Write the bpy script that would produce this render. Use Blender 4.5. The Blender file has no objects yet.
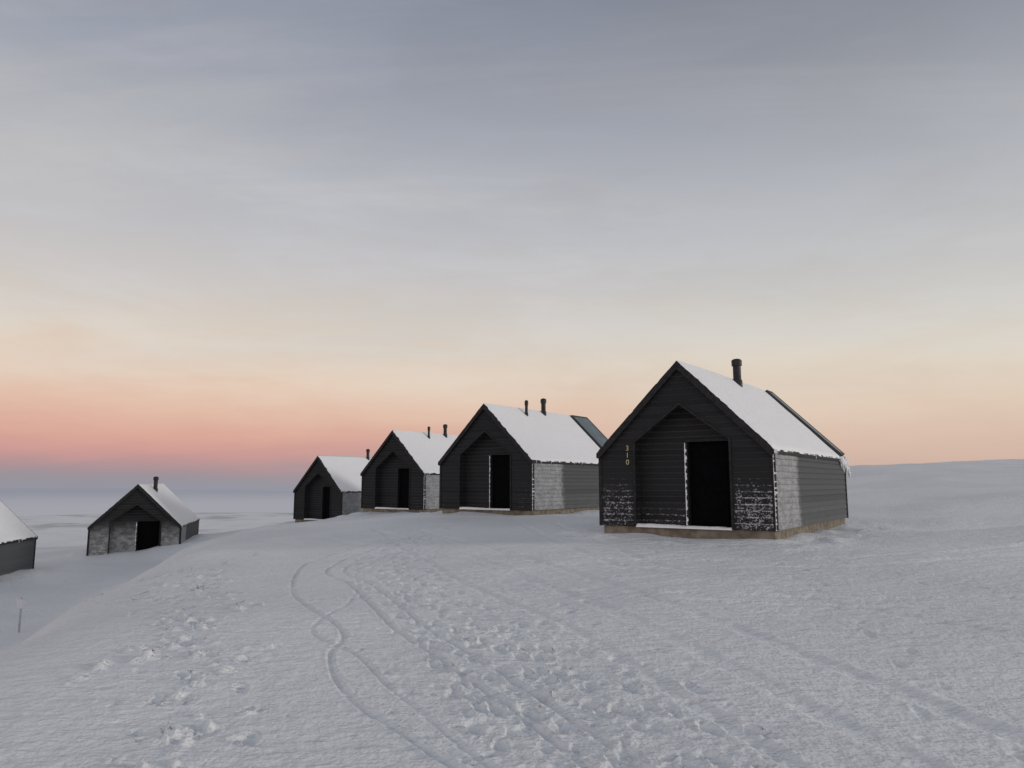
import bpy, math, random, bmesh
import numpy as np
from mathutils import Vector, Matrix
random.seed(7); rng=np.random.default_rng(11)
scene=bpy.context.scene
EYE=1.6
def lin(c):
    o=[]
    for v in c:
        v=v/255.0
        o.append(v/12.92 if v<=0.04045 else ((v+0.055)/1.055)**2.4)
    return (o[0],o[1],o[2],1.0)

# ------------------------------------------------------------ noise
def _h(ix,iy,seed):
    n=(ix.astype(np.int64)*374761393+iy.astype(np.int64)*668265263+seed*1274126177)&0xffffffff
    n=((n^(n>>13))*1274126177)&0xffffffff
    n=(n^(n>>16))&0xffffffff
    return n/4294967295.0
def vnoise(x,y,seed=0):
    ix=np.floor(x);iy=np.floor(y);fx=x-ix;fy=y-iy
    u=fx*fx*fx*(fx*(fx*6-15)+10);v=fy*fy*fy*(fy*(fy*6-15)+10)
    a=_h(ix,iy,seed);b=_h(ix+1,iy,seed);c=_h(ix,iy+1,seed);d=_h(ix+1,iy+1,seed)
    return (a*(1-u)+b*u)*(1-v)+(c*(1-u)+d*u)*v-0.5
def fbm(x,y,seed=0,o=4):
    s=0;a=1.0
    for i in range(o):
        s=s+a*vnoise(x*(2**i)+13.7*i,y*(2**i)-7.1*i,seed+i);a*=0.5
    return s
def sstep(a,b,x):
    t=np.clip((x-a)/(b-a),0,1);return t*t*(3-2*t)

# ------------------------------------------------------------ terrain height
ctrl=np.array([
(0,0,-1.6),(0,5,-1.58),(4,5,-1.6),(-4,5,-1.72),(8,6,-1.55),(0,10,-1.48),(4,12,-1.36),(8,12,-1.3),(-4,12,-1.56),
(-4.9,8,-1.74),(-6.1,12,-1.72),(-7.4,17,-1.78),(-8.9,23,-1.80),(-9.8,29,-1.85),(-5,17,-1.55),(-6.5,23,-1.55),
(-6.9,8.3,-2.50),(-8.6,12,-2.75),(-10.2,16.5,-3.0),(-11.8,21.5,-2.98),(-13,27,-2.85),
(-10,8,-3.1),(-11.6,14,-3.3),(-14,20,-3.4),(-18,18,-3.5),
(-15.8,27,-3.3),(-14.5,34,-3.0),(-19,29,-3.35),(-20.8,35,-3.4),(-16.7,37,-3.05),(-11,37,-2.12),
(2,18,-1.2),(5.5,15.4,-1.27),(9.6,21.4,-1.12),(3,23,-1.15),(-2.7,27.5,-1.14),(.7,25,-1.15),(4.9,31,-1.05),(-7.3,37,-1.42),(-4,34.5,-1.42),(-1,41,-1.3),
(-13,45,-2.38),(-10,42.5,-2.28),(-7,49,-2.2),(-18,46,-3.1),
(12,16,-1.15),(12,10,-1.42),(16,22,-.85),(20,30,-.35),(14,34,-.75),(30,25,-.2),(30,45,.8),(20,60,.6),(40,60,1.8),(58,84,2.55),(38.7,80,1.72),(50,40,1.0),
(10,60,-1),(0,60,-2),(-10,70,-4),(-30,60,-5),(-40,40,-4.4),(-30,30,-3.9),(-60,100,-7),(0,100,-4.4),(30,105,1.2),(60,110,2.6),
(0,-20,-1.6),(20,-20,-1.4),(-20,-20,-3),(-25,0,-4),(25,0,-1.2),(0,-60,-1.6),(60,-40,-1),(-60,-40,-5),(-70,30,-5.5),(80,20,1.4)],float)
C=ctrl[:,:2]
def U(r): return np.where(r>1e-9,r*r*np.log(r+1e-12),0)
n=len(C)
D=np.sqrt(((C[:,None]-C[None])**2).sum(-1))
A=np.zeros((n+3,n+3));A[:n,:n]=U(D)+np.eye(n)*.15
A[:n,n]=1;A[:n,n+1:]=C;A[n,:n]=1;A[n+1:,:n]=C.T
w=np.linalg.solve(A,np.r_[ctrl[:,2],0,0,0])
def tps(x,y):
    z=w[n]+w[n+1]*x+w[n+2]*y
    for i in range(n):
        r2=(x-C[i,0])**2+(y-C[i,1])**2
        z=z+w[i]*0.5*r2*np.log(r2+1e-12)
    return z
def base_h(x,y):
    r=np.sqrt(x*x+y*y);az=np.degrees(np.arctan2(x,y))
    m=r<170
    zn=np.zeros_like(r)
    zn[m]=tps(x[m],y[m])
    s=sstep(8,24,az)*(1-sstep(110,170,az))
    rr=np.minimum(r,330)
    valley=-0.046*rr+ 2.4*fbm(x/75,y/45,5,3)
    right=2.55+1.5*(sstep(20,40,az)-.7)-np.maximum(rr-110,0)*0.012+0.5*fbm(x/40,y/40,9,3)
    zf=valley*(1-s)+right*s
    wq=sstep(80,150,r)
    z=np.where(m,zn,0)*(1-wq)+zf*wq
    z=z-(sstep(330,1300,r))*52
    z=z+sstep(1200,2600,r)*(10+46*np.maximum(0,fbm(x/1500,y/1500,205,3)+.25))*(1-s)
    z=z+0.16*fbm(x/9,y/9,21,3)*sstep(10,30,r)+.10*fbm((x+y*.3)/4.5,(y-x*.3)/1.8,23,2)*sstep(18,30,r)*(1-sstep(100,150,r))
    # rounded wind-built bank along the left edge of the plateau
    xc=np.interp(y,[2,5,8,12,17,23,29,37],[-3.9,-4.5,-5.3,-6.6,-8.0,-9.6,-10.7,-12.4])
    dd=xc-x+.5*fbm(x/5,y/5,71,2)
    ww=sstep(1,5,y)*(1-sstep(29,37,y))
    z=z+ww*(.13*np.exp(-((dd+.6)/1.5)**2)-.42*sstep(.1,2.4,dd)*(1-sstep(3.5,8,dd)))
    z=z-.55*np.exp(-((x-14.6)/3)**2-((y-19.8)/1.4)**2)+.42*np.exp(-((x-16)/4.0)**2-((y-18.0)/1.0)**2)
    z=z-.3*np.exp(-((x-18)/3.2)**2-((y-24.)/1.7)**2)+.2*np.exp(-((x-20)/5)**2-((y-27.5)/1.8)**2)
    return z+EYE
def h1(x,y):
    return float(base_h(np.array([float(x)]),np.array([float(y)]))[0])

def seglist(pts,step=0.05):
    P=np.array(pts,float);out=[]
    for i in range(len(P)-1):
        p0=P[max(i-1,0)];p1=P[i];p2=P[i+1];p3=P[min(i+2,len(P)-1)]
        k=max(2,int(np.linalg.norm(p2-p1)/step))
        for t in np.linspace(0,1,k,endpoint=False):
            out.append(.5*((2*p1)+(-p0+p2)*t+(2*p0-5*p1+4*p2-p3)*t*t+(-p0+3*p1-3*p2+p3)*t**3))
    out.append(P[-1]);return np.array(out)
# tracks: points, half width, depth, continuity
tracks=[
 ([(-2.6,22),(-3.4,17.5),(-3.8,14.5),(-3.65,12.9),(-3.0,10.4),(-2.35,8.9),(-1.85,8.0),(-1.62,7.4),(-1.6,6.8),(-1.4,6.1),(-1.05,5.4),(-.6,4.8),(-.15,4.1),(.15,3.2)],.028,.024,1),
 ([(-2.0,22),(-2.9,17),(-3.2,13.2),(-2.36,11.1),(-1.56,8.8),(-1.1,7.6),(-.55,6.5),(0,5.4),(.42,4.4),(.9,3.2)],.032,.024,1),
 ([(-1.6,22),(-2.6,17),(-2.9,13.2),(-2.05,11.1),(-1.25,8.9),(-.78,7.7),(-.25,6.6),(.27,5.5),(.68,4.5),(1.2,3.2)],.032,.021,1),
 ([(-1.4,22),(-2.3,16),(-2.6,13),(-2.2,10.9),(-2.0,9.3),(-2.05,8.3),(-1.95,7.5),(-1.35,6.7),(-.9,5.8),(-.35,4.8),(0.1,4.0),(.35,3.2)],.024,.014,1),
 ([(-4,22),(-1.5,16),(.5,11),(1.6,7.5),(2.3,4.5),(2.6,3.2)],.10,.018,0),
 ([(-3,22),(-.6,16),(1.4,11),(2.5,7.5),(3.3,4.5),(3.7,3.2)],.10,.018,0),
 ([(-3.6,21),(-2,15),(-.6,11),(.6,8),(1.3,5.5),(1.9,3.2)],.07,.016,0),
 ([(-7,20),(-4,15),(-1,10.5),(2,8.5),(6,7.3),(12,6.5)],.07,.010,0),
 ([(1,24),(2.5,13),(5,9),(7,6.5),(9,4.5)],.10,.018,0),
 ([(0,24),(1.5,14),(4,9.3),(6,6.6),(8,4.3)],.10,.018,0),
 ([(14,18),(8,13.8),(2,13.6),(-3,17),(-6,22)],.15,.024,0),
 ([(14,17),(8,12.9),(2,12.6),(-3.4,16),(-7,21)],.15,.024,0),
 ([(16,12),(10,10),(5,9.6),(1,10.5),(-2,13)],.09,.020,0),
 ([(16,11.5),(10,9.5),(5,9.1),(1,10),(-2,12.4)],.09,.020,0),
 ([(12,8.5),(7,8),(3,9),(0,12),(-3,18)],.09,.014,0),
]
prints=[]
def trail(pts,step,side,rad,dep,jit=.06,prob=.93):
    S=seglist(pts,step)
    for i in range(0,len(S)-1):
        if random.random()>prob: continue
        d=S[i+1]-S[i];L=np.hypot(*d)+1e-6;nx,ny=-d[1]/L,d[0]/L
        sg=1 if i%2 else -1
        prints.append((S[i][0]+nx*side*sg+random.gauss(0,jit),S[i][1]+ny*side*sg+random.gauss(0,jit),math.atan2(d[1],d[0]),rad*random.uniform(.85,1.15),dep*random.uniform(.6,1.2)))
for k in range(9):
    o=-.34+k*.165+random.uniform(-.05,.05)
    trail([(.7+o,3.2),(.2+o,5),(-.35+o*.9,6.8),(-1.1+o*.8,9),(-2.3+o*.8,13),(-2.6+o,19)],random.uniform(.34,.44),.11,.105,.036)
trail([(2.0,3.2),(1.3,5.4),(.8,7.2),(.6,9),(2,13),(3.3,16)],.46,.13,.105,.026)
trail([(-1.5,4),(-2.2,5.8),(-3.3,7.6),(-4.4,10.2),(-5.2,13.5),(-6,18)],.46,.15,.10,.045)
trail([(-1.9,4.2),(-2.6,6),(-3.7,8),(-4.8,11),(-5.6,15)],.48,.16,.10,.042)
trail([(2.6,3.6),(3.2,6),(4,9),(4.5,12),(4.3,15.3)],.55,.13,.10,.018)
trail([(8,6),(6.5,9),(5.6,12),(4.7,15)],.55,.13,.10,.018)
for k in range(280):
    x=random.gauss(.45,.65);y=3.3+abs(random.gauss(0,4.5));x-= (y-5)*.2
    prints.append((x,y,random.uniform(0,3.14),random.uniform(.03,.075),random.uniform(.008,.022)))
for k in range(90):
    y=random.uniform(4.3,14);x=-1.85-(y-4.6)*.44+random.gauss(0,.35)
    prints.append((x,y,random.uniform(0,3.14),random.uniform(.03,.08),random.uniform(.010,.030)))
for k in range(300):
    y=random.uniform(4,20);x=random.uniform(-2,10)
    prints.append((x,y,random.uniform(0,3.14),random.uniform(.03,.08),random.uniform(.003,.012)))
mounds=[]
for k in range(34):
    cy_=random.uniform(4.4,14.5);cx_=-1.9-(cy_-4.6)*.44+random.gauss(0,.42)
    for j in range(random.randint(3,11)):
        mounds.append((cx_+random.gauss(0,.13),cy_+random.gauss(0,.24),random.uniform(.022,.055),random.uniform(.014,.038)))

# ------------------------------------------------------------ ground mesh (one sheet)
rad=[0.6]
while rad[-1]<3: rad.append(rad[-1]*1.02)
while rad[-1]<22: rad.append(rad[-1]*1.0048)
while rad[-1]<9000: rad.append(rad[-1]*1.025)
rad=np.array(rad)
angs=np.radians(np.concatenate([np.arange(-46,46,0.145),np.arange(46,314,2.0)]))
R,T=np.meshgrid(rad,angs,indexing='ij')
X=(R*np.sin(T)).ravel();Y=(R*np.cos(T)).ravel()
Z=base_h(X,Y)
rr=np.sqrt(X*X+Y*Y)
near=np.where((rr<34)&(Y>0))[0]
x=X[near];y=Y[near];dz=np.zeros(len(near))
rip=sstep(-.3,.4,fbm(x/3.,y/3.,131,2))+.6*sstep(6,14,x)
dz+=(0.005+.012*rip)*fbm((x*.8+y*.3)/.8,(y*.8-x*.3)/.28,41,3)
band=np.exp(-(np.abs(x+.2*(y-5)-.4)/1.1)**3)*sstep(26,8,y)
tz=np.clip(band+.8*np.exp(-((x+1.85+(y-4.6)*.44)/.6)**2),0,1)
patch=sstep(-.15,.35,fbm(x/1.6,y/1.6,83,3))
tz=tz*(.40+.60*patch)+.04+.13*patch
f=fbm(x/.12,y/.12,51,3)
dz+=tz*(0.026*np.maximum(f-.10,0)-0.014*np.maximum(-f-.1,0))
g=vnoise(x/.05,y/.05,59)
dz+=tz*.026*np.maximum(g-.25,0)
dz+=tz*0.016*fbm(x/.36,y/.36,57,2)
for (px,py,a,rd,dp) in prints:
    q=np.where((np.abs(x-px)<.28)&(np.abs(y-py)<.28))[0]
    if len(q)==0: continue
    ca,sa=math.cos(a),math.sin(a)
    u=(x[q]-px)*ca+(y[q]-py)*sa;v=-(x[q]-px)*sa+(y[q]-py)*ca
    k=np.sqrt((u/rd)**2+(v/(rd*.5))**2)*(1+.6*fbm(x[q]/.07,y[q]/.07,91,2))
    dz[q]+=-dp*np.exp(-k**5)+dp*.36*np.exp(-((k-1.3)/.22)**2)*(.25+np.maximum(0,np.cos(np.arctan2(v,u)+px*9)))
for (px,py,rd,hp) in mounds:
    q=np.where((np.abs(x-px)<.2)&(np.abs(y-py)<.2))[0]
    if len(q)==0: continue
    k=np.hypot(x[q]-px,y[q]-py)/rd*(1+.9*fbm(x[q]/.05,y[q]/.05,95,2))
    dz[q]+=hp*np.exp(-np.abs(k)**4)
for pts,wd,dp,cont in tracks:
    S=seglist(pts,.06)
    lo=S.min(0)-.6;hi=S.max(0)+.6
    m=np.where((x>lo[0])&(x<hi[0])&(y>lo[1])&(y<hi[1]))[0]
    best=np.full(len(m),9.0)
    xs=x[m];ys=y[m]
    for i in range(0,len(S)-1,3):
        a=S[i];b=S[min(i+3,len(S)-1)];d=b-a;L2=(d**2).sum()+1e-9
        q=np.where((np.abs(xs-a[0])<.6)&(np.abs(ys-a[1])<.6))[0]
        if len(q)==0: continue
        t=np.clip(((xs[q]-a[0])*d[0]+(ys[q]-a[1])*d[1])/L2,0,1)
        dd=np.hypot(xs[q]-a[0]-t*d[0],ys[q]-a[1]-t*d[1])
        best[q]=np.minimum(best[q],dd)
    k=best/wd*(1+.5*fbm(xs/.15,ys/.15,78,2))
    if cont:
        wob=np.clip(.9+1.0*fbm(xs/.6,ys/.6,77,3),.35,1.4)
        mk=np.exp(-(k/1.3)**4)*.5
        dz[m]=dz[m]*(1-mk)
    else:
        wob=np.clip(.7+1.2*(fbm(xs/.7,ys/.7,77,3)+.1),.1,1.4)
    dz[m]+=wob*(-dp*np.exp(-k**4)+dp*.3*np.exp(-((k-1.6)/.45)**2))
dz+=0.05*fbm(x/2.6,y/2.6,31,3)
Z[near]+=dz*sstep(34,24,rr[near])
CAB=[
 dict(p=(3.77,16.6),z=-1.20,r=-34.6,yg=6.8,frost=.85,side=1.0),
 dict(p=(-.96,26.3),z=-1.14,r=-34.6,yg=6.05,frost=.22,side=1.05),
 dict(p=(-5.7,35.6),z=-1.44,r=-34.6,yg=6.05,frost=.2,side=1.0),
 dict(p=(-11.35,43.7),z=-2.36,r=-34.6,yg=6.05,frost=.25,side=.7),
 dict(p=(-18.25,36.5),z=-4.0,r=16.5,yg=None,frost=1.35,side=1.3),
 dict(p=(-19.42,22.43),z=-4.02,r=12.,yg=None,frost=.7,side=1.9),
]
for i,c in enumerate(CAB):
    a=math.radians(c['r']);q=np.where(np.hypot(X-c['p'][0],Y-c['p'][1])<13)[0]
    dx=X[q]-c['p'][0];dy=Y[q]-c['p'][1]
    lx=dx*math.cos(a)+dy*math.sin(a);ly=-dx*math.sin(a)+dy*math.cos(a)
    ex=np.maximum(np.abs(lx)-2.0,0);ey=np.maximum(np.maximum(-ly,ly-7.3),0)
    d=np.hypot(ex,ey)
    if i==0:
        tgt=c['z']+EYE-.03;wt=np.exp(-(d/.9)**2)
        Z[q]=Z[q]*(1-wt)+tgt*wt
    Z[q]+=np.exp(-(d/.5)**2)*(.04+.12*fbm(X[q]/1.3,Y[q]/1.3,63,3))+np.exp(-((d-.8)/.4)**2)*(.03+.12*fbm(X[q]/.7,Y[q]/.7,66,3))
nr,na=R.shape
idx=np.arange(nr*na).reshape(nr,na)
a=idx[:-1,:];b=idx[1:,:]
nxt=np.roll(np.arange(na),-1)
quads=np.stack([a,b,b[:,nxt],a[:,nxt]],-1).reshape(-1,4)
me=bpy.data.meshes.new("ground")
verts=np.stack([X,Y,Z],-1)
cidx=len(verts);verts=np.vstack([verts,[0,0,EYE-1.6]])
tris=np.stack([np.full(na,cidx),idx[0],idx[0][nxt]],-1)
me.vertices.add(len(verts));me.vertices.foreach_set("co",verts.ravel())
nl=quads.size+tris.size
me.loops.add(nl);me.loops.foreach_set("vertex_index",np.concatenate([quads[:,::-1].ravel(),tris[:,::-1].ravel()]).astype(np.int32))
me.polygons.add(len(quads)+len(tris))
st=np.concatenate([np.arange(len(quads))*4,quads.size+np.arange(len(tris))*3]).astype(np.int32)
me.polygons.foreach_set("loop_start",st)
me.polygons.foreach_set("use_smooth",np.ones(len(st),bool))
me.update(calc_edges=True)
if me.polygons[1000].normal.z<0: me.flip_normals()
ground=bpy.data.objects.new("ground",me);scene.collection.objects.link(ground)
ground["kind"]="structure"

# ------------------------------------------------------------ material helpers
class NT:
    def __init__(s,nt): s.nt=nt;s.l=nt.links
    def n(s,t,**k):
        nd=s.nt.nodes.new(t)
        for a,b in k.items(): setattr(nd,a,b)
        return nd
    def inp(s,sock,v):
        if hasattr(v,'is_output'): s.l.new(v,sock)
        else: sock.default_value=v
    def math(s,op,a,b=0.0,c=None,clamp=False):
        nd=s.n('ShaderNodeMath',operation=op,use_clamp=clamp)
        s.inp(nd.inputs[0],a);s.inp(nd.inputs[1],b)
        if c is not None: s.inp(nd.inputs[2],c)
        return nd.outputs[0]
    def mr(s,v,a,b,c=0.0,d=1.0,smooth=True):
        nd=s.n('ShaderNodeMapRange',interpolation_type='SMOOTHSTEP' if smooth else 'LINEAR')
        s.inp(nd.inputs[0],v)
        for i,q in enumerate((a,b,c,d)): s.inp(nd.inputs[i+1],q)
        return nd.outputs[0]
    def noise(s,vec,scale,detail=4,rough=.55,sc=(1,1,1),rot=(0,0,0),dist=0):
        if sc!=(1,1,1) or rot!=(0,0,0):
            mp=s.n('ShaderNodeMapping');s.l.new(vec,mp.inputs[0]);mp.inputs['Scale'].default_value=sc;mp.inputs['Rotation'].default_value=rot
            vec=mp.outputs[0]
        nd=s.n('ShaderNodeTexNoise');s.l.new(vec,nd.inputs['Vector'])
        nd.inputs['Scale'].default_value=scale;nd.inputs['Detail'].default_value=detail;nd.inputs['Roughness'].default_value=rough;nd.inputs['Distortion'].default_value=dist
        return nd.outputs[0]
    def mix(s,f,a,b,blend='MIX'):
        nd=s.n('ShaderNodeMix',data_type='RGBA',blend_type=blend)
        s.inp(nd.inputs[0],f);s.inp(nd.inputs[6],a);s.inp(nd.inputs[7],b)
        return nd.outputs[2]
def mat(name):
    m=bpy.data.materials.new(name);m.use_nodes=True
    t=NT(m.node_tree);b=m.node_tree.nodes['Principled BSDF'];return m,t,b
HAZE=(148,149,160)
def snow_mat(name,ground_=False):
    m,t,b=mat(name)
    geo=t.n('ShaderNodeNewGeometry');P=geo.outputs['Position']
    a1=t.noise(P,11,2,.65)
    if ground_:
        c=t.mix(t.mr(a1,.62,.35,0,.28),(.81,.825,.83,1),(.64,.655,.67,1))
        big=t.noise(P,.28,2,.5)
        c=t.mix(t.mr(big,.40,.62,0,.45),c,(.67,.685,.70,1))
    else:
        c=t.mix(t.mr(a1,.62,.35,0,.22),(.85,.85,.85,1),(.73,.735,.745,1))
    b.inputs['Roughness'].default_value=.6
    b.inputs['Specular IOR Level'].default_value=.3
    bp=t.n('ShaderNodeBump');bp.inputs['Strength'].default_value=.85 if ground_ else .35;bp.inputs['Distance'].default_value=.022
    a2=t.noise(P,38,1,.6)
    hgt=t.math('ADD',t.math('MULTIPLY',a1,1.5),t.math('MULTIPLY',a2,.5))
    if ground_:
        a3=t.noise(P,2.4,3,.62,sc=(1,2.6,1),rot=(0,0,.4))
        hgt=t.math('ADD',hgt,t.math('MULTIPLY',a3,3.4))
    t.l.new(hgt,bp.inputs['Height']);t.l.new(bp.outputs[0],b.inputs['Normal'])
    if ground_:
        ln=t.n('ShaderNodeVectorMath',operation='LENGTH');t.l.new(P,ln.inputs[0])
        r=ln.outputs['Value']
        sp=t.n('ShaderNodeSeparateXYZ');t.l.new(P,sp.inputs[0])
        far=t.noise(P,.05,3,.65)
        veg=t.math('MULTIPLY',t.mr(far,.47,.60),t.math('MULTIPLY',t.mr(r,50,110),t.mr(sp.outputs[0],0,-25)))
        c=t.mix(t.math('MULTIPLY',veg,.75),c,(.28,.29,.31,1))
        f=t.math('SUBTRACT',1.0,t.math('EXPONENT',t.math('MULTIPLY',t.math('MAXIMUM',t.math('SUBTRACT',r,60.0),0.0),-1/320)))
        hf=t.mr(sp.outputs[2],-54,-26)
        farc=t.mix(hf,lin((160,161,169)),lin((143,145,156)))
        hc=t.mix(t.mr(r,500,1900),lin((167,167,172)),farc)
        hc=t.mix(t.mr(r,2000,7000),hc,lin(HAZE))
        em=t.n('ShaderNodeEmission');t.l.new(hc,em.inputs['Color']);em.inputs['Strength'].default_value=1  # haze painted on the distant snow as a glow growing with distance
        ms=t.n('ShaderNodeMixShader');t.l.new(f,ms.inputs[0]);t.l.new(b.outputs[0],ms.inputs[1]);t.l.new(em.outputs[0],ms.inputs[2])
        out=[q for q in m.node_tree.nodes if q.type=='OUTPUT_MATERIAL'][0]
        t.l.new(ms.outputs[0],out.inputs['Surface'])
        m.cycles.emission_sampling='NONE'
    t.inp(b.inputs['Base Color'],c)
    return m
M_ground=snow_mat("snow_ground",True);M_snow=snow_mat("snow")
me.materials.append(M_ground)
BH=.135
def wood_mat(name,frost,mode):
    m,t,b=mat(name)
    tc=t.n('ShaderNodeTexCoord');P=tc.outputs['Object']
    sp=t.n('ShaderNodeSeparateXYZ');t.l.new(P,sp.inputs[0]);x_,y_,z_=sp.outputs
    grain=t.noise(P,6,4,.6,sc=(1,1,14) )
    zb=t.math('DIVIDE',t.math('SUBTRACT',z_,.22),BH)
    bi=t.math('FLOOR',zb);fr=t.math('FRACT',zb)
    wn=t.n('ShaderNodeTexWhiteNoise',noise_dimensions='1D');t.l.new(bi,wn.inputs['W'])
    side=mode=='side'
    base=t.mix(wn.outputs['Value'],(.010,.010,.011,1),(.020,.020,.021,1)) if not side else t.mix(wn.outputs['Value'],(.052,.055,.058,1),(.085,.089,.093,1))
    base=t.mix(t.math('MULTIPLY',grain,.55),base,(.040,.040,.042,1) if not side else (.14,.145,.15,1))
    nz=t.noise(P,3.0,3,.7,sc=(1,1,1.6));nf=t.noise(P,30,3,.7)
    cb=t.n('ShaderNodeCombineXYZ');t.l.new(t.math('ADD',t.math('MULTIPLY',x_,9.0),t.math('MULTIPLY',y_,9.0)),cb.inputs[0]);t.l.new(t.math('MULTIPLY',zb,3.1),cb.inputs[1])
    st_=t.n('ShaderNodeTexNoise');t.l.new(cb.outputs[0],st_.inputs['Vector']);st_.inputs['Scale'].default_value=1.0;st_.inputs['Detail'].default_value=4;st_.inputs['Roughness'].default_value=.7
    st_=st_.outputs[0]
    if mode=='front':
        low=t.mr(t.math('ADD',z_,t.math('MULTIPLY',t.math('SUBTRACT',nz,.5),.9)),1.55,.65)
        outer=t.mr(t.math('ABSOLUTE',x_),1.05,1.3)
        rgt=t.mr(x_,-1.5,1.2,.72,1.0)
        amt=t.math('MULTIPLY',t.math('MULTIPLY',low,outer),rgt)
    elif side:
        pan=t.mr(t.math('ADD',y_,t.math('ADD',t.math('MULTIPLY',t.math('SUBTRACT',nz,.5),.7),t.math('MULTIPLY',t.math('SUBTRACT',st_,.5),.4))),2.15,1.65)
        amt=t.math('ADD',pan,t.math('MULTIPLY',t.mr(z_,1.3,.3),.22),clamp=True)
    else:
        amt=t.math('MULTIPLY',t.mr(z_,1.1,.3),.45 if frost<1.2 else .8)
    amt=t.math('MULTIPLY',amt,frost)
    if side:
        v=t.math('ADD',t.math('MULTIPLY',nz,.6),t.math('ADD',t.math('MULTIPLY',nf,.5),t.math('MULTIPLY',st_,.5)))
        mott=t.mr(v,.58,1.02,.16,.62)
        fm=t.math('MULTIPLY',mott,t.mr(t.math('ADD',amt,t.math('MULTIPLY',t.math('SUBTRACT',nf,.5),.3)),.05,.95))
        fm=t.math('MULTIPLY',fm,t.mr(fr,0,.5,.80,1))
        fm=t.math('MULTIPLY',fm,.85)
    else:
        lineh=t.math('ADD',.13,t.math('ADD',t.math('MULTIPLY',t.math('SUBTRACT',nz,.5),.6),t.math('MULTIPLY',t.math('SUBTRACT',nf,.5),.9)))
        linem=t.mr(fr,t.math('SUBTRACT',.86,lineh),t.math('SUBTRACT',1.10,lineh))
        brk=t.mr(t.math('ADD',t.math('ADD',st_,t.math('MULTIPLY',amt,.24)),t.math('MULTIPLY',t.math('SUBTRACT',nf,.5),.6)),.54,.74)
        fm=t.math('MULTIPLY',t.math('MULTIPLY',linem,brk),t.mr(amt,.05,.5))
        sp_=t.math('MULTIPLY',t.mr(t.math('ADD',t.math('ADD',nf,t.math('MULTIPLY',st_,.5)),t.math('MULTIPLY',amt,.14)),.88,1.04),t.mr(amt,.1,.7))
        fm=t.math('MAXIMUM',t.math('MULTIPLY',fm,.85),t.math('MULTIPLY',sp_,.6))
        dust=t.math('MULTIPLY',t.math('MULTIPLY',t.mr(fr,.80,1.0),nf),.16)
        fm=t.math('MAXIMUM',fm,dust)
        if frost>1.2:
            fm=t.math('MAXIMUM',fm,t.math('MULTIPLY',t.mr(z_,2.3,1.2),t.mr(nz,.3,.7,.16,.48)))
    col=t.mix(fm,base,(.75,.76,.77,1))
    t.inp(b.inputs['Base Color'],col);b.inputs['Roughness'].default_value=.8
    b.inputs['Specular IOR Level'].default_value=.2
    bp=t.n('ShaderNodeBump');bp.inputs['Strength'].default_value=.5;bp.inputs['Distance'].default_value=.006
    t.l.new(grain,bp.inputs['Height']);t.l.new(bp.outputs[0],b.inputs['Normal'])
    return m
def plain(name,c1,c2,rough=.7,scale=8,spec=.3,metal=0,bump=.004):
    m,t,b=mat(name);tc=t.n('ShaderNodeTexCoord')
    nz=t.noise(tc.outputs['Object'],scale,3,.6)
    t.inp(b.inputs['Base Color'],t.mix(t.mr(nz,.3,.7),(*c1,1),(*c2,1)))
    b.inputs['Roughness'].default_value=rough;b.inputs['Specular IOR Level'].default_value=spec;b.inputs['Metallic'].default_value=metal
    bp=t.n('ShaderNodeBump');bp.inputs['Distance'].default_value=bump;t.l.new(nz,bp.inputs['Height']);t.l.new(bp.outputs[0],b.inputs['Normal'])
    return m
M_trim=plain("black_trim",(.010,.010,.011),(.024,.024,.026))
M_door=plain("black_door",(.0025,.0025,.003),(.004,.004,.005),.85,spec=.05)
M_plinth=plain("pale_timber",(.14,.12,.09),(.26,.225,.175),.85,5)
M_pipe=plain("sooty_steel",(.012,.012,.013),(.03,.028,.027),.5,12,.4,.3)
M_gold=plain("brass_digits",(.48,.40,.22),(.58,.50,.30),.6)
M_glass=plain("frosty_teal_glass",(.085,.115,.12),(.13,.165,.17),.35,2,.5)
M_frame=plain("dark_metal_frame",(.03,.034,.036),(.05,.055,.06),.5)
WM={}
def wm(mode,frost):
    k=(mode,frost)
    if k not in WM: WM[k]=wood_mat("dark_boards_"+mode,frost,mode)
    return WM[k]

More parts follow.
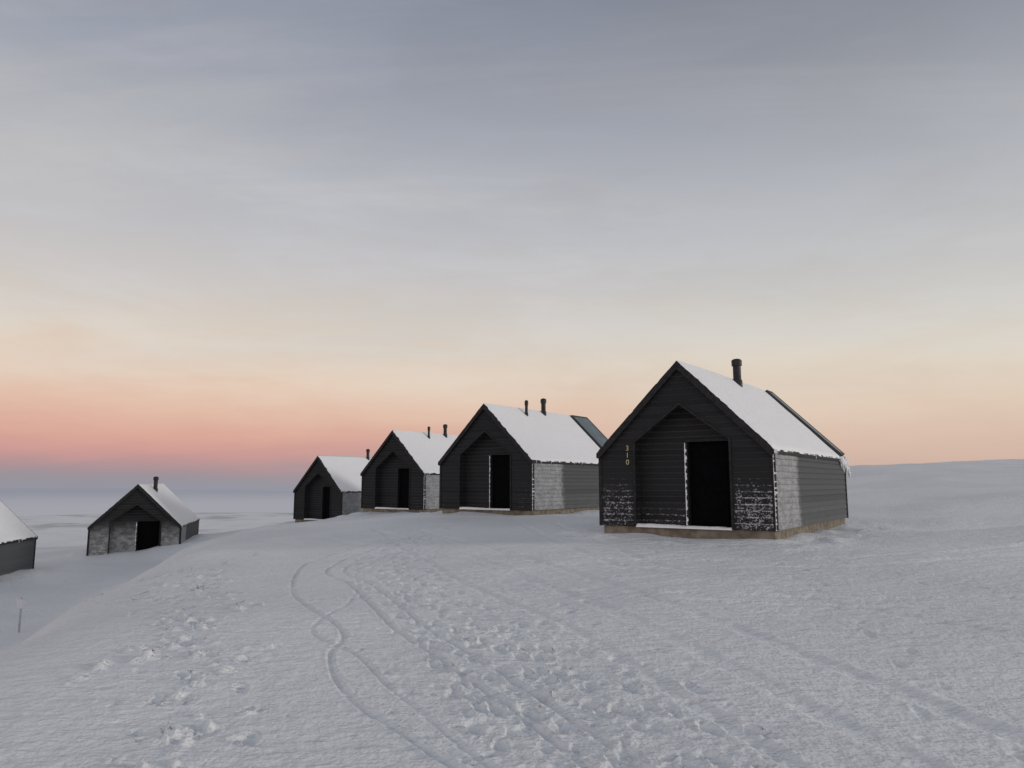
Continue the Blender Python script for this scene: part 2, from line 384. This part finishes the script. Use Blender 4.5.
# ------------------------------------------------------------ mesh helpers
class MB:
    def __init__(s): s.v=[];s.f=[]
    def quad(s,*p):
        i=len(s.v);s.v+=[tuple(q) for q in p];s.f.append(tuple(range(i,i+len(p))))
    def box(s,x0,x1,y0,y1,z0,z1):
        i=len(s.v)
        s.v+=[(x0,y0,z0),(x1,y0,z0),(x1,y1,z0),(x0,y1,z0),(x0,y0,z1),(x1,y0,z1),(x1,y1,z1),(x0,y1,z1)]
        for f in ((0,3,2,1),(4,5,6,7),(0,1,5,4),(1,2,6,5),(2,3,7,6),(3,0,4,7)): s.f.append(tuple(i+k for k in f))
    def prism(s,poly,axis,a,b):
        n_=len(poly);i=len(s.v)
        for t_ in (a,b):
            for p in poly:
                s.v.append((p[0],t_,p[1]) if axis=='y' else ((t_,p[0],p[1]) if axis=='x' else (p[0],p[1],t_)))
        s.f.append(tuple(i+k for k in range(n_)));s.f.append(tuple(i+n_+k for k in reversed(range(n_))))
        for k in range(n_):
            k2=(k+1)%n_;s.f.append((i+k2,i+k,i+n_+k,i+n_+k2))
    def lathe(s,cx,cy,prof,seg=20):
        i=len(s.v)
        for (r_,z_) in prof:
            for k in range(seg):
                a_=2*math.pi*k/seg;s.v.append((cx+r_*math.cos(a_),cy+r_*math.sin(a_),z_))
        for j in range(len(prof)-1):
            for k in range(seg):
                k2=(k+1)%seg;s.f.append((i+j*seg+k,i+j*seg+k2,i+(j+1)*seg+k2,i+(j+1)*seg+k))
        s.f.append(tuple(i+k for k in reversed(range(seg))));s.f.append(tuple(i+(len(prof)-1)*seg+k for k in range(seg)))
    def obj(s,name,mat_,parent=None,bevel=0,smooth=False,merge=False):
        m=bpy.data.meshes.new(name);m.from_pydata(s.v,[],s.f);m.materials.append(mat_)
        bm=bmesh.new();bm.from_mesh(m)
        if merge: bmesh.ops.remove_doubles(bm,verts=bm.verts,dist=1e-5)
        bmesh.ops.recalc_face_normals(bm,faces=bm.faces)
        bm.to_mesh(m);bm.free()
        if smooth: m.polygons.foreach_set("use_smooth",[True]*len(m.polygons))
        m.update()
        o=bpy.data.objects.new(name,m);scene.collection.objects.link(o)
        if parent: o.parent=parent
        if bevel:
            bv=o.modifiers.new("bevel",'BEVEL');bv.width=bevel;bv.segments=2;bv.limit_method='ANGLE'
        return o
def boards(mb,zlo,zhi,crit,fn,P,pro=.024,zb=.22):
    zs=set([round(zlo,5),round(zhi,5)]+[round(c,5) for c in crit if zlo<c<zhi])
    k=0
    while zb+k*BH<zhi:
        z=zb+k*BH
        if z>zlo: zs.add(round(z,5))
        k+=1
    zs=sorted(zs)
    for z0,z1 in zip(zs[:-1],zs[1:]):
        if z1-z0<1e-4: continue
        mid=(z0+z1)/2;kb=math.floor((mid-zb)/BH+1e-6);b0=zb+kb*BH
        p0=pro*(1-(z0-b0)/BH);p1=pro*(1-(z1-b0)/BH)
        A0=fn(z0+1e-5);A1=fn(z1-1e-5)
        if len(A0)!=len(A1): continue
        for (a0,c0),(a1,c1) in zip(A0,A1):
            mb.quad(P(a0,z0,p0),P(c0,z0,p0),P(c1,z1,p1),P(a1,z1,p1))
            if abs(z0-b0)<1e-4: mb.quad(P(a0,z0,0),P(c0,z0,0),P(c0,z0,p0),P(a0,z0,p0))
def rime_strip(mb,z0,z1,x0,yf,wmax,seed,depth=.03,freq=9.,sub=0.,wmin=.006):
    """ragged vertical crust of rime, facing -y, starting at x0"""
    pr=None
    for z in np.arange(z0,z1,.014):
        nv=float(fbm(np.array([z*freq+seed]),np.array([2.2]),5,2)[0])+.5
        wv=wmin+wmax*max(0,nv-sub)
        cur=(x0-random.uniform(0,.006),x0+wv,yf-.006-min(.016,wv)*random.random(),z)
        if pr:
            mb.quad((pr[0],pr[2],pr[3]),(pr[1],pr[2],pr[3]),(cur[1],cur[2],cur[3]),(cur[0],cur[2],cur[3]))
            mb.quad((pr[0],pr[2],pr[3]),(cur[0],cur[2],cur[3]),(cur[0],yf+depth,cur[3]),(pr[0],yf+depth,pr[3]))
            mb.quad((pr[1],pr[2],pr[3]),(cur[1],cur[2],cur[3]),(cur[1],yf+depth,cur[3]),(pr[1],yf+depth,pr[3]))
        pr=cur

HW=2.02;HE=1.82;HR=3.82;L=7.3;FL=.22
RW=1.15;RE=2.13;RA=3.0;RD=.38
DX0,DX1,DZ=-.02,1.04,2.16
SL=(HR-HE)/HW
def build_cabin(i,c):
    root=bpy.data.objects.new("cabin",None);scene.collection.objects.link(root);root.empty_display_size=.5
    fr=c['frost'];sf=c['side']
    mb=MB()
    def out(z): return HW if z<HE else max(0,(HR-z)/SL)
    def rec(z):
        if z<RE: return RW
        if z<RA: return RW*(RA-z)/(RA-RE)
        return 0
    def fnf(z):
        o,r=out(z),rec(z)
        return [(-o,-r),(r,o)] if z<RA else [(-o,0),(0,o)]
    boards(mb,FL,HR,[HE,RE,RA],fnf,lambda a,z,d:(a,-d,z))
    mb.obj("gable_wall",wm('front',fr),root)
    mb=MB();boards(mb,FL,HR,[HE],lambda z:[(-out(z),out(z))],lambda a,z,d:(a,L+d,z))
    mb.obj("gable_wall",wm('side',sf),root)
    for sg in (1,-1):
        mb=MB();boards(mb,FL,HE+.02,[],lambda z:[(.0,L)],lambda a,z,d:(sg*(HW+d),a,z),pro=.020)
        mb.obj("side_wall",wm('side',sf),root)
    for sg in (1,-1):
        xa,xb=sorted((sg*(HW-.05),sg*(HW+.033)))
        for (ya,yb,zt) in ((-.033,.05,HE-.01),(L-.05,L+.033,HE-.01)):
            mb=MB();mb.box(xa,xb,ya,yb,FL-.015,zt);ct=mb.obj("corner_trim",M_trim,root,.004)
            if sg==1 and ya<0 and i<3:
                mb=MB();rime_strip(mb,FL,HE-.02,HW+.006,-.036,.07,i*3.3,.05,23.,.42,.003);mb.obj("rime",M_snow,ct,merge=True)
    mb=MB()
    boards(mb,FL,RE,[],lambda z:[(0,RD)],lambda a,z,d:(-RW+d*.6,a,z))
    boards(mb,FL,RE,[],lambda z:[(0,RD)],lambda a,z,d:(RW-d*.6,a,z))
    for sg in (1,-1): mb.quad((sg*RW,0,RE),(0,0,RA),(0,RD,RA),(sg*RW,RD,RE))
    def fnb(z):
        r=rec(z)
        if z<DZ: return [(-r,DX0),(DX1,max(r,DX1+.001))]
        return [(-r,r)]
    boards(mb,FL,RA,[RE,DZ],fnb,lambda a,z,d:(a,RD-d*.7,z))
    mb.quad((-RW,-.02,FL-.004),(RW,-.02,FL-.004),(RW,RD,FL-.004),(-RW,RD,FL-.004))
    mb.obj("porch",wm('porch',fr),root)
    mb=MB();mb.box(DX0+.04,DX1-.04,RD+.10,RD+.15,FL+.02,DZ-.04)
    for (za,zb_) in ((FL+.1,1.0),(1.12,DZ-.14)):
        mb.box(DX0+.16,DX1-.16,RD+.088,RD+.0995,za,zb_)
    door=mb.obj("door",M_door,root,.004)
    mb=MB()
    mb.box(DX0-.02,DX0+.04,RD-.035,RD+.16,FL,DZ+.02);mb.box(DX1-.04,DX1+.02,RD-.035,RD+.16,FL,DZ+.02);mb.box(DX0+.04,DX1-.04,RD-.034,RD+.16,DZ-.04,DZ+.019)
    mb.obj("door_frame",M_trim,door,.003)
    if i in (0,1,4):
        mb=MB();rime_strip(mb,FL+.03,DZ-.05,DX0-.022,RD-.036,.05 if i==0 else .03,i*1.7,.006,13.,.1)
        mb.obj("rime",M_snow,door,merge=True)
    tw=.05
    for sg in (1,-1):
        mb=MB();xa,xb=sorted((sg*RW,sg*(RW-tw)));mb.box(xa,xb,-.040,.02,FL,RE)
        p=[(sg*RW,RE),(0,RA),(0,RA-tw*1.3),(sg*(RW-tw),RE)]
        mb.prism(p,'y',-.040,.02)
        mb.obj("porch_trim",M_trim,root,merge=True)
    mb=MB();mb.box(-HW+.05,HW-.05,.05,L-.05,-1.0,FL-.01)
    mb.obj("foundation",M_plinth,root,.006)
    mb=MB();gx=40
    pts=[]
    for a_ in range(gx+1):
        xx=-RW+.04+(2*RW-.08)*a_/gx
        hh=.022+.03*random.random()+(.03 if xx<-.1 else 0)*min(1,(-.1-xx)*2 if xx<-.1 else 0)
        pts.append((xx,hh))
    for (xa,ha),(xb,hb) in zip(pts[:-1],pts[1:]):
        mb.quad((xa,-.045,FL-.02),(xb,-.045,FL-.02),(xb,-.02,FL+hb*.8),(xa,-.02,FL+ha*.8))
        mb.quad((xa,-.02,FL+ha*.8),(xb,-.02,FL+hb*.8),(xb,RD-.03,FL+hb*.6),(xa,RD-.03,FL+ha*.6))
    mb.obj("porch_snow",M_snow,root,smooth=True,merge=True)
    OV=.035;th=.065
    ex=HW+OV;ez=HR-ex*SL
    nl_=math.hypot(1,SL);nx,nz_=SL/nl_,1/nl_
    Y0,Y1=-.09,L+.09
    YG=c['yg'] if c['yg'] else Y1+.02
    topz=HR+.012+th/nz_
    for_poly=lambda sg,o0,o1,s1:[(sg*0,HR+.012+o0/nz_),(sg*s1,HR+.012-s1*SL+o0/nz_),(sg*s1,HR+.012-s1*SL+o1/nz_),(0,HR+.012+o1/nz_)]
    mb=MB()
    for sg in (1,-1): mb.prism(for_poly(sg,0,th,ex),'y',Y0,Y1)
    roof=mb.obj("roof",M_trim,root,.004)
    for sg in (1,-1):
        for (ya,yb) in ((Y0-.025,Y0-.002),(Y1+.002,Y1+.025)):
            p=[(0,HR-.075),(sg*(ex-.05),HR-.075-(ex-.05)*SL),(sg*(ex+.012),HR-.045-(ex-.05)*SL),(sg*(ex+.012),topz-ex*SL-.002),(0,topz+.004)]
            mb=MB();mb.prism(p,'y',ya,yb);mb.obj("bargeboard",M_trim,roof)
    mb=MB();NS,NY=40,90
    for sg in (1,-1):
        gi=len(mb.v)
        ss=np.linspace(0,1,NS+1);yy=np.linspace(0,1,NY+1)
        E1=-.015+.18*np.maximum(0,fbm(ss*27+i*7,np.full(NS+1,3.3+sg),3,4)-.04)
        E2=.03*np.abs(vnoise(yy*40.+i*9,np.full(NY+1,7.7+sg),4))*2
        for a_ in range(NS+1):
            s_=ss[a_];e1=float(E1[a_])
            u_=yy;yv=Y0+e1+(YG-.02-Y0-e1)*u_
            sl=s_*(ex+.012-E2)
            thick=.030+.018*fbm(sl*1.1+i*5,yv*.8,12,3)+.010*fbm(sl*5+i*5,yv*4,19,2)
            edge=np.sqrt(np.clip(np.minimum(np.minimum(.15+u_*60,(1-s_)*30),(1-u_)*40),0,1))
            thick=np.maximum(thick,.008)*edge+.004
            for b_ in range(NY+1):
                tk=float(thick[b_])
                mb.v.append((sg*(float(sl[b_])+tk*nx*(0 if s_==0 else 1)),float(yv[b_]),topz-float(sl[b_])*SL+tk*(nz_ if s_>0 else 1.3)-(.02 if s_==1 else 0)))
        for a_ in range(NS):
            for b_ in range(NY):
                q=gi+a_*(NY+1)+b_
                mb.f.append((q,q+1,q+NY+2,q+NY+1))
    ezt=topz-ex*SL
    if i<2:
        for k in range(130):
            yv=random.uniform(6.5,7.44);rr_=random.uniform(.016,.045)
            z0_=ezt-random.uniform(-.02,.42)*(.15+.85*(yv-6.5)/.9)
            mb.lathe(ex+random.uniform(-.02,.07),yv,[(rr_*.3,z0_+rr_*1.2),(rr_,z0_+.4*rr_),(rr_*.9,z0_-.5*rr_),(rr_*.1,z0_-rr_*3.4)],8)
    for k in range(8):
        yv=random.choice([random.uniform(-.05,.3),random.uniform(0,7)])
        ln_=random.uniform(.02,.06);rr_=random.uniform(.006,.012)
        mb.lathe(ex+.005,yv,[(rr_,ezt),(rr_*.8,ezt-.05-ln_*.4),(rr_*.1,ezt-.06-ln_)],7)
    mb.obj("roof_snow",M_snow,roof,smooth=True,merge=True)
    if c['yg']:
        mbf=MB();mbg=MB();g0,g1=YG+.01,Y1-.0
        def slope(sg,s_,off): return (sg*(s_+off*nx),topz-s_*SL+off*nz_)
        for sg in (1,-1):
            def bar(sa,sb,ya,yb,o0,o1,tgt):
                p=[slope(sg,sa,o0),slope(sg,sb,o0),slope(sg,sb,o1),slope(sg,sa,o1)]
                tgt.prism(p,'y',ya,yb)
            SE=1.98;HT=.09
            bar(.0,SE,g0,g0+.045,-.01,HT,mbf);bar(.0,SE,g1-.045,g1,-.01,HT,mbf)
            bar(.0,.06,g0+.0451,g1-.0451,-.01,HT-.002,mbf);bar(SE-.05,SE,g0+.0451,g1-.0451,-.01,HT-.002,mbf)
            bar(.061,SE-.051,g0+.0451,g1-.0451,.04,.08,mbg)
        gl=mbg.obj("roof_window",M_glass,roof)
        mbf.obj("window_frame",M_frame,gl)
    def pipe(px,py,r_,h_):
        zb_=topz-abs(px)*SL-.25;zt=topz-abs(px)*SL+h_
        mb=MB();mb.lathe(px,py,[(r_*1.25,zb_),(r_*1.25,zb_+.36),(r_,zb_+.40),(r_,zt-.17),(r_*1.28,zt-.165),(r_*1.3,zt-.02),(r_*.9,zt+.015),(r_*.3,zt+.03)],22)
        o=mb.obj("chimney_pipe",M_pipe,roof)
        for p in o.data.polygons: p.use_smooth=len(p.vertices)==4
        md=o.modifiers.new("es",'EDGE_SPLIT');md.split_angle=math.radians(35)
    if i==0: pipe(.12,3.85,.105,.68)
    elif i==4: pipe(.35,2.6,.10,.72)
    elif i==3: pipe(.10,3.85,.09,.62)
    else: pipe(.10,3.75,.09,.62);pipe(.28,2.25,.055,.58)
    if i==0:
        cu=bpy.data.curves.new("t",'FONT');cu.body="3\n1\n0";cu.size=.17;cu.extrude=.006;cu.align_x='CENTER';cu.space_line=.95
        to=bpy.data.objects.new("t",cu);scene.collection.objects.link(to)
        bpy.context.view_layer.update()
        mm=bpy.data.meshes.new_from_object(to.evaluated_get(bpy.context.evaluated_depsgraph_get()))
        bpy.data.objects.remove(to)
        mm.name="house_number";mm.materials.clear();mm.materials.append(M_gold)
        o=bpy.data.objects.new("house_number",mm);scene.collection.objects.link(o);o.parent=root
        o.location=(-1.29,-.036,1.94);o.rotation_euler=(math.pi/2,0,0)
        o["label"]="brass digits 310 stacked vertically on the boards"
    root.location=(c['p'][0],c['p'][1],c['z']+EYE);root.rotation_euler=(0,0,math.radians(c['r']))
    root["category"]="cabin";root["group"]="row of identical snowy cabins"
    return root
labels=["black timber cabin numbered 310 with frosted boards and snowy roof",
"black timber cabin with two stove pipes and frost-whitened side panel",
"black timber cabin with snowy roof and thin stove pipes",
"small black timber cabin at the end of the row",
"frosted black timber cabin half buried in snow below the slope",
"dark cabin with snowy roof standing low in the hollow"]
for i,c in enumerate(CAB):
    r=build_cabin(i,c);r["label"]=labels[i]

# ------------------------------------------------------------ marker post
sx,sy=-12.1,18.8;sz=h1(sx,sy)
ms=bpy.data.objects.new("marker_post",None);scene.collection.objects.link(ms);ms.location=(sx,sy,sz);ms.rotation_euler=(0,0,.5)
mb=MB();mb.lathe(0,0,[(.022,-.3),(.022,.80),(.013,.82)],12);mb.obj("post",plain("weathered_grey_wood",(.34,.34,.35),(.5,.5,.5)),ms)
mb=MB();mb.box(-.085,.085,-.049,-.024,.56,.77);mb.box(-.1,.1,-.054,.030,.772,.80)
mb.obj("sign_plate",plain("pale_plastic",(.56,.58,.60),(.70,.71,.73),.5),ms,.005)
ms["label"]="small pale marker plate on a thin post in the snow";ms["category"]="marker post"

# ------------------------------------------------------------ world
SUN_EL=math.radians(12);SUN_AZ=math.radians(100)
wd=bpy.data.worlds.new("World");scene.world=wd;wd.use_nodes=True
t=NT(wd.node_tree)
for q in list(wd.node_tree.nodes): wd.node_tree.nodes.remove(q)
tc=t.n('ShaderNodeTexCoord');V=tc.outputs['Generated']
sp=t.n('ShaderNodeSeparateXYZ');t.l.new(V,sp.inputs[0]);vx,vy,vz=sp.outputs
el=t.math('MULTIPLY',t.math('ARCSINE',vz),180/math.pi)
den=t.math('ADD',t.math('MAXIMUM',vz,0.0),.16)
cx=t.math('DIVIDE',vx,den);cy=t.math('DIVIDE',vy,den)
cb=t.n('ShaderNodeCombineXYZ');t.l.new(cx,cb.inputs[0]);t.l.new(cy,cb.inputs[1])
CP=cb.outputs[0]
nB=t.noise(V,3.0,6,.62,sc=(1,1,4.0),rot=(0,.34,0),dist=.3)
nD=t.noise(CP,1.4,6,.62,sc=(.34,1.35,1),rot=(0,0,.80),dist=.4)
wob=t.math('ADD',t.math('MULTIPLY',t.math('SUBTRACT',nD,.5),t.mr(el,2,20,1.0,7.0)),t.math('MULTIPLY',t.math('SUBTRACT',nB,.5),t.mr(el,1,12,1.2,8.0)))
elw=t.math('ADD',el,wob)
fac=t.math('DIVIDE',t.math('ADD',elw,10.0),100.0,clamp=True)
def ramp(stops):
    r=t.n('ShaderNodeValToRGB');e=r.color_ramp.elements
    stops=[((a_+10)/100,lin(c_)) for a_,c_ in stops]
    e[0].position,e[0].color=stops[0];e[1].position,e[1].color=stops[-1]
    for p_,c_ in stops[1:-1]:
        q=e.new(p_);q.color=c_
    t.l.new(fac,r.inputs[0]);return r.outputs[0]
left=ramp([(-10,HAZE),(-.3,HAZE),(.4,(150,146,156)),(1.1,(168,144,150)),(2.2,(204,152,148)),(3.4,(219,167,152)),(5.2,(226,187,166)),(7.8,(229,206,187)),(10.5,(220,209,197)),(14,(207,202,200)),(18,(192,192,197)),(23,(177,180,188)),(28.6,(155,160,173)),(35,(137,144,159)),(60,(118,121,129)),(90,(116,118,124))])
right=ramp([(-10,HAZE),(-.2,(168,160,160)),(1,(205,176,163)),(3,(217,188,171)),(5.5,(224,203,184)),(8.5,(223,212,197)),(11,(213,208,200)),(15,(197,196,196)),(20,(180,182,187)),(25,(162,165,173)),(30,(143,147,157)),(35,(128,133,145)),(60,(116,118,127)),(90,(114,116,122))])
azf=t.mr(t.math('DIVIDE',vx,t.math('MAXIMUM',t.math('SQRT',t.math('ADD',t.math('MULTIPLY',vx,vx),t.math('MULTIPLY',vy,vy))),.01)),-.45,.5)
col=t.mix(azf,left,right)
cir=t.math('MULTIPLY',t.mr(nD,.40,.74),t.math('MULTIPLY',t.mr(el,5,13),t.mr(el,42,20,.35,1)))
col=t.mix(t.math('MULTIPLY',cir,.42),col,lin((216,211,207)))
bright=t.math('ADD',1.0,t.math('MULTIPLY',t.math('SUBTRACT',t.mr(nB,.34,.68),.5),t.mr(el,4,14,.02,.13)))
back=t.math('MULTIPLY',t.mr(vy,.25,-.7,1.0,1.62),t.mr(vx,.65,1.0,1.0,1.3))  # unseen sky behind and far right, brightness added to light the snow
bright=t.math('MULTIPLY',bright,back)
cbn=t.n('ShaderNodeCombineXYZ')
for k in range(3): t.l.new(bright,cbn.inputs[k])
col=t.mix(1.0,col,cbn.outputs[0],'MULTIPLY')
bg1=t.n('ShaderNodeBackground');t.l.new(col,bg1.inputs[0]);bg1.inputs[1].default_value=.97
sky=t.n('ShaderNodeTexSky',sky_type='NISHITA');sky.sun_disc=False;sky.sun_elevation=SUN_EL;sky.sun_rotation=SUN_AZ;sky.altitude=300
bg2=t.n('ShaderNodeBackground');t.l.new(sky.outputs[0],bg2.inputs[0]);bg2.inputs[1].default_value=.004
ad=t.n('ShaderNodeAddShader');t.l.new(bg1.outputs[0],ad.inputs[0]);t.l.new(bg2.outputs[0],ad.inputs[1])
wo=t.n('ShaderNodeOutputWorld');t.l.new(ad.outputs[0],wo.inputs[0])

# ------------------------------------------------------------ soft low sun
sl=bpy.data.lights.new("sun",'SUN');sl.energy=.9;sl.angle=math.radians(7);sl.color=(1,.95,.89)
so=bpy.data.objects.new("sun",sl);scene.collection.objects.link(so)
d=Vector((math.sin(SUN_AZ)*math.cos(SUN_EL),math.cos(SUN_AZ)*math.cos(SUN_EL),math.sin(SUN_EL)))
so.rotation_euler=d.to_track_quat('Z','Y').to_euler();so.location=(30,-30,30)

# ------------------------------------------------------------ camera
cam=bpy.data.cameras.new("camera");cam.sensor_width=36;cam.lens=740/1024*36;cam.clip_end=20000;cam.clip_start=.05
co=bpy.data.objects.new("camera",cam);scene.collection.objects.link(co)
co.location=(0,0,EYE);co.rotation_euler=(math.radians(90+7.6),0,0)
scene.camera=co
scene.view_settings.view_transform='Standard';scene.view_settings.look='None';scene.view_settings.exposure=0
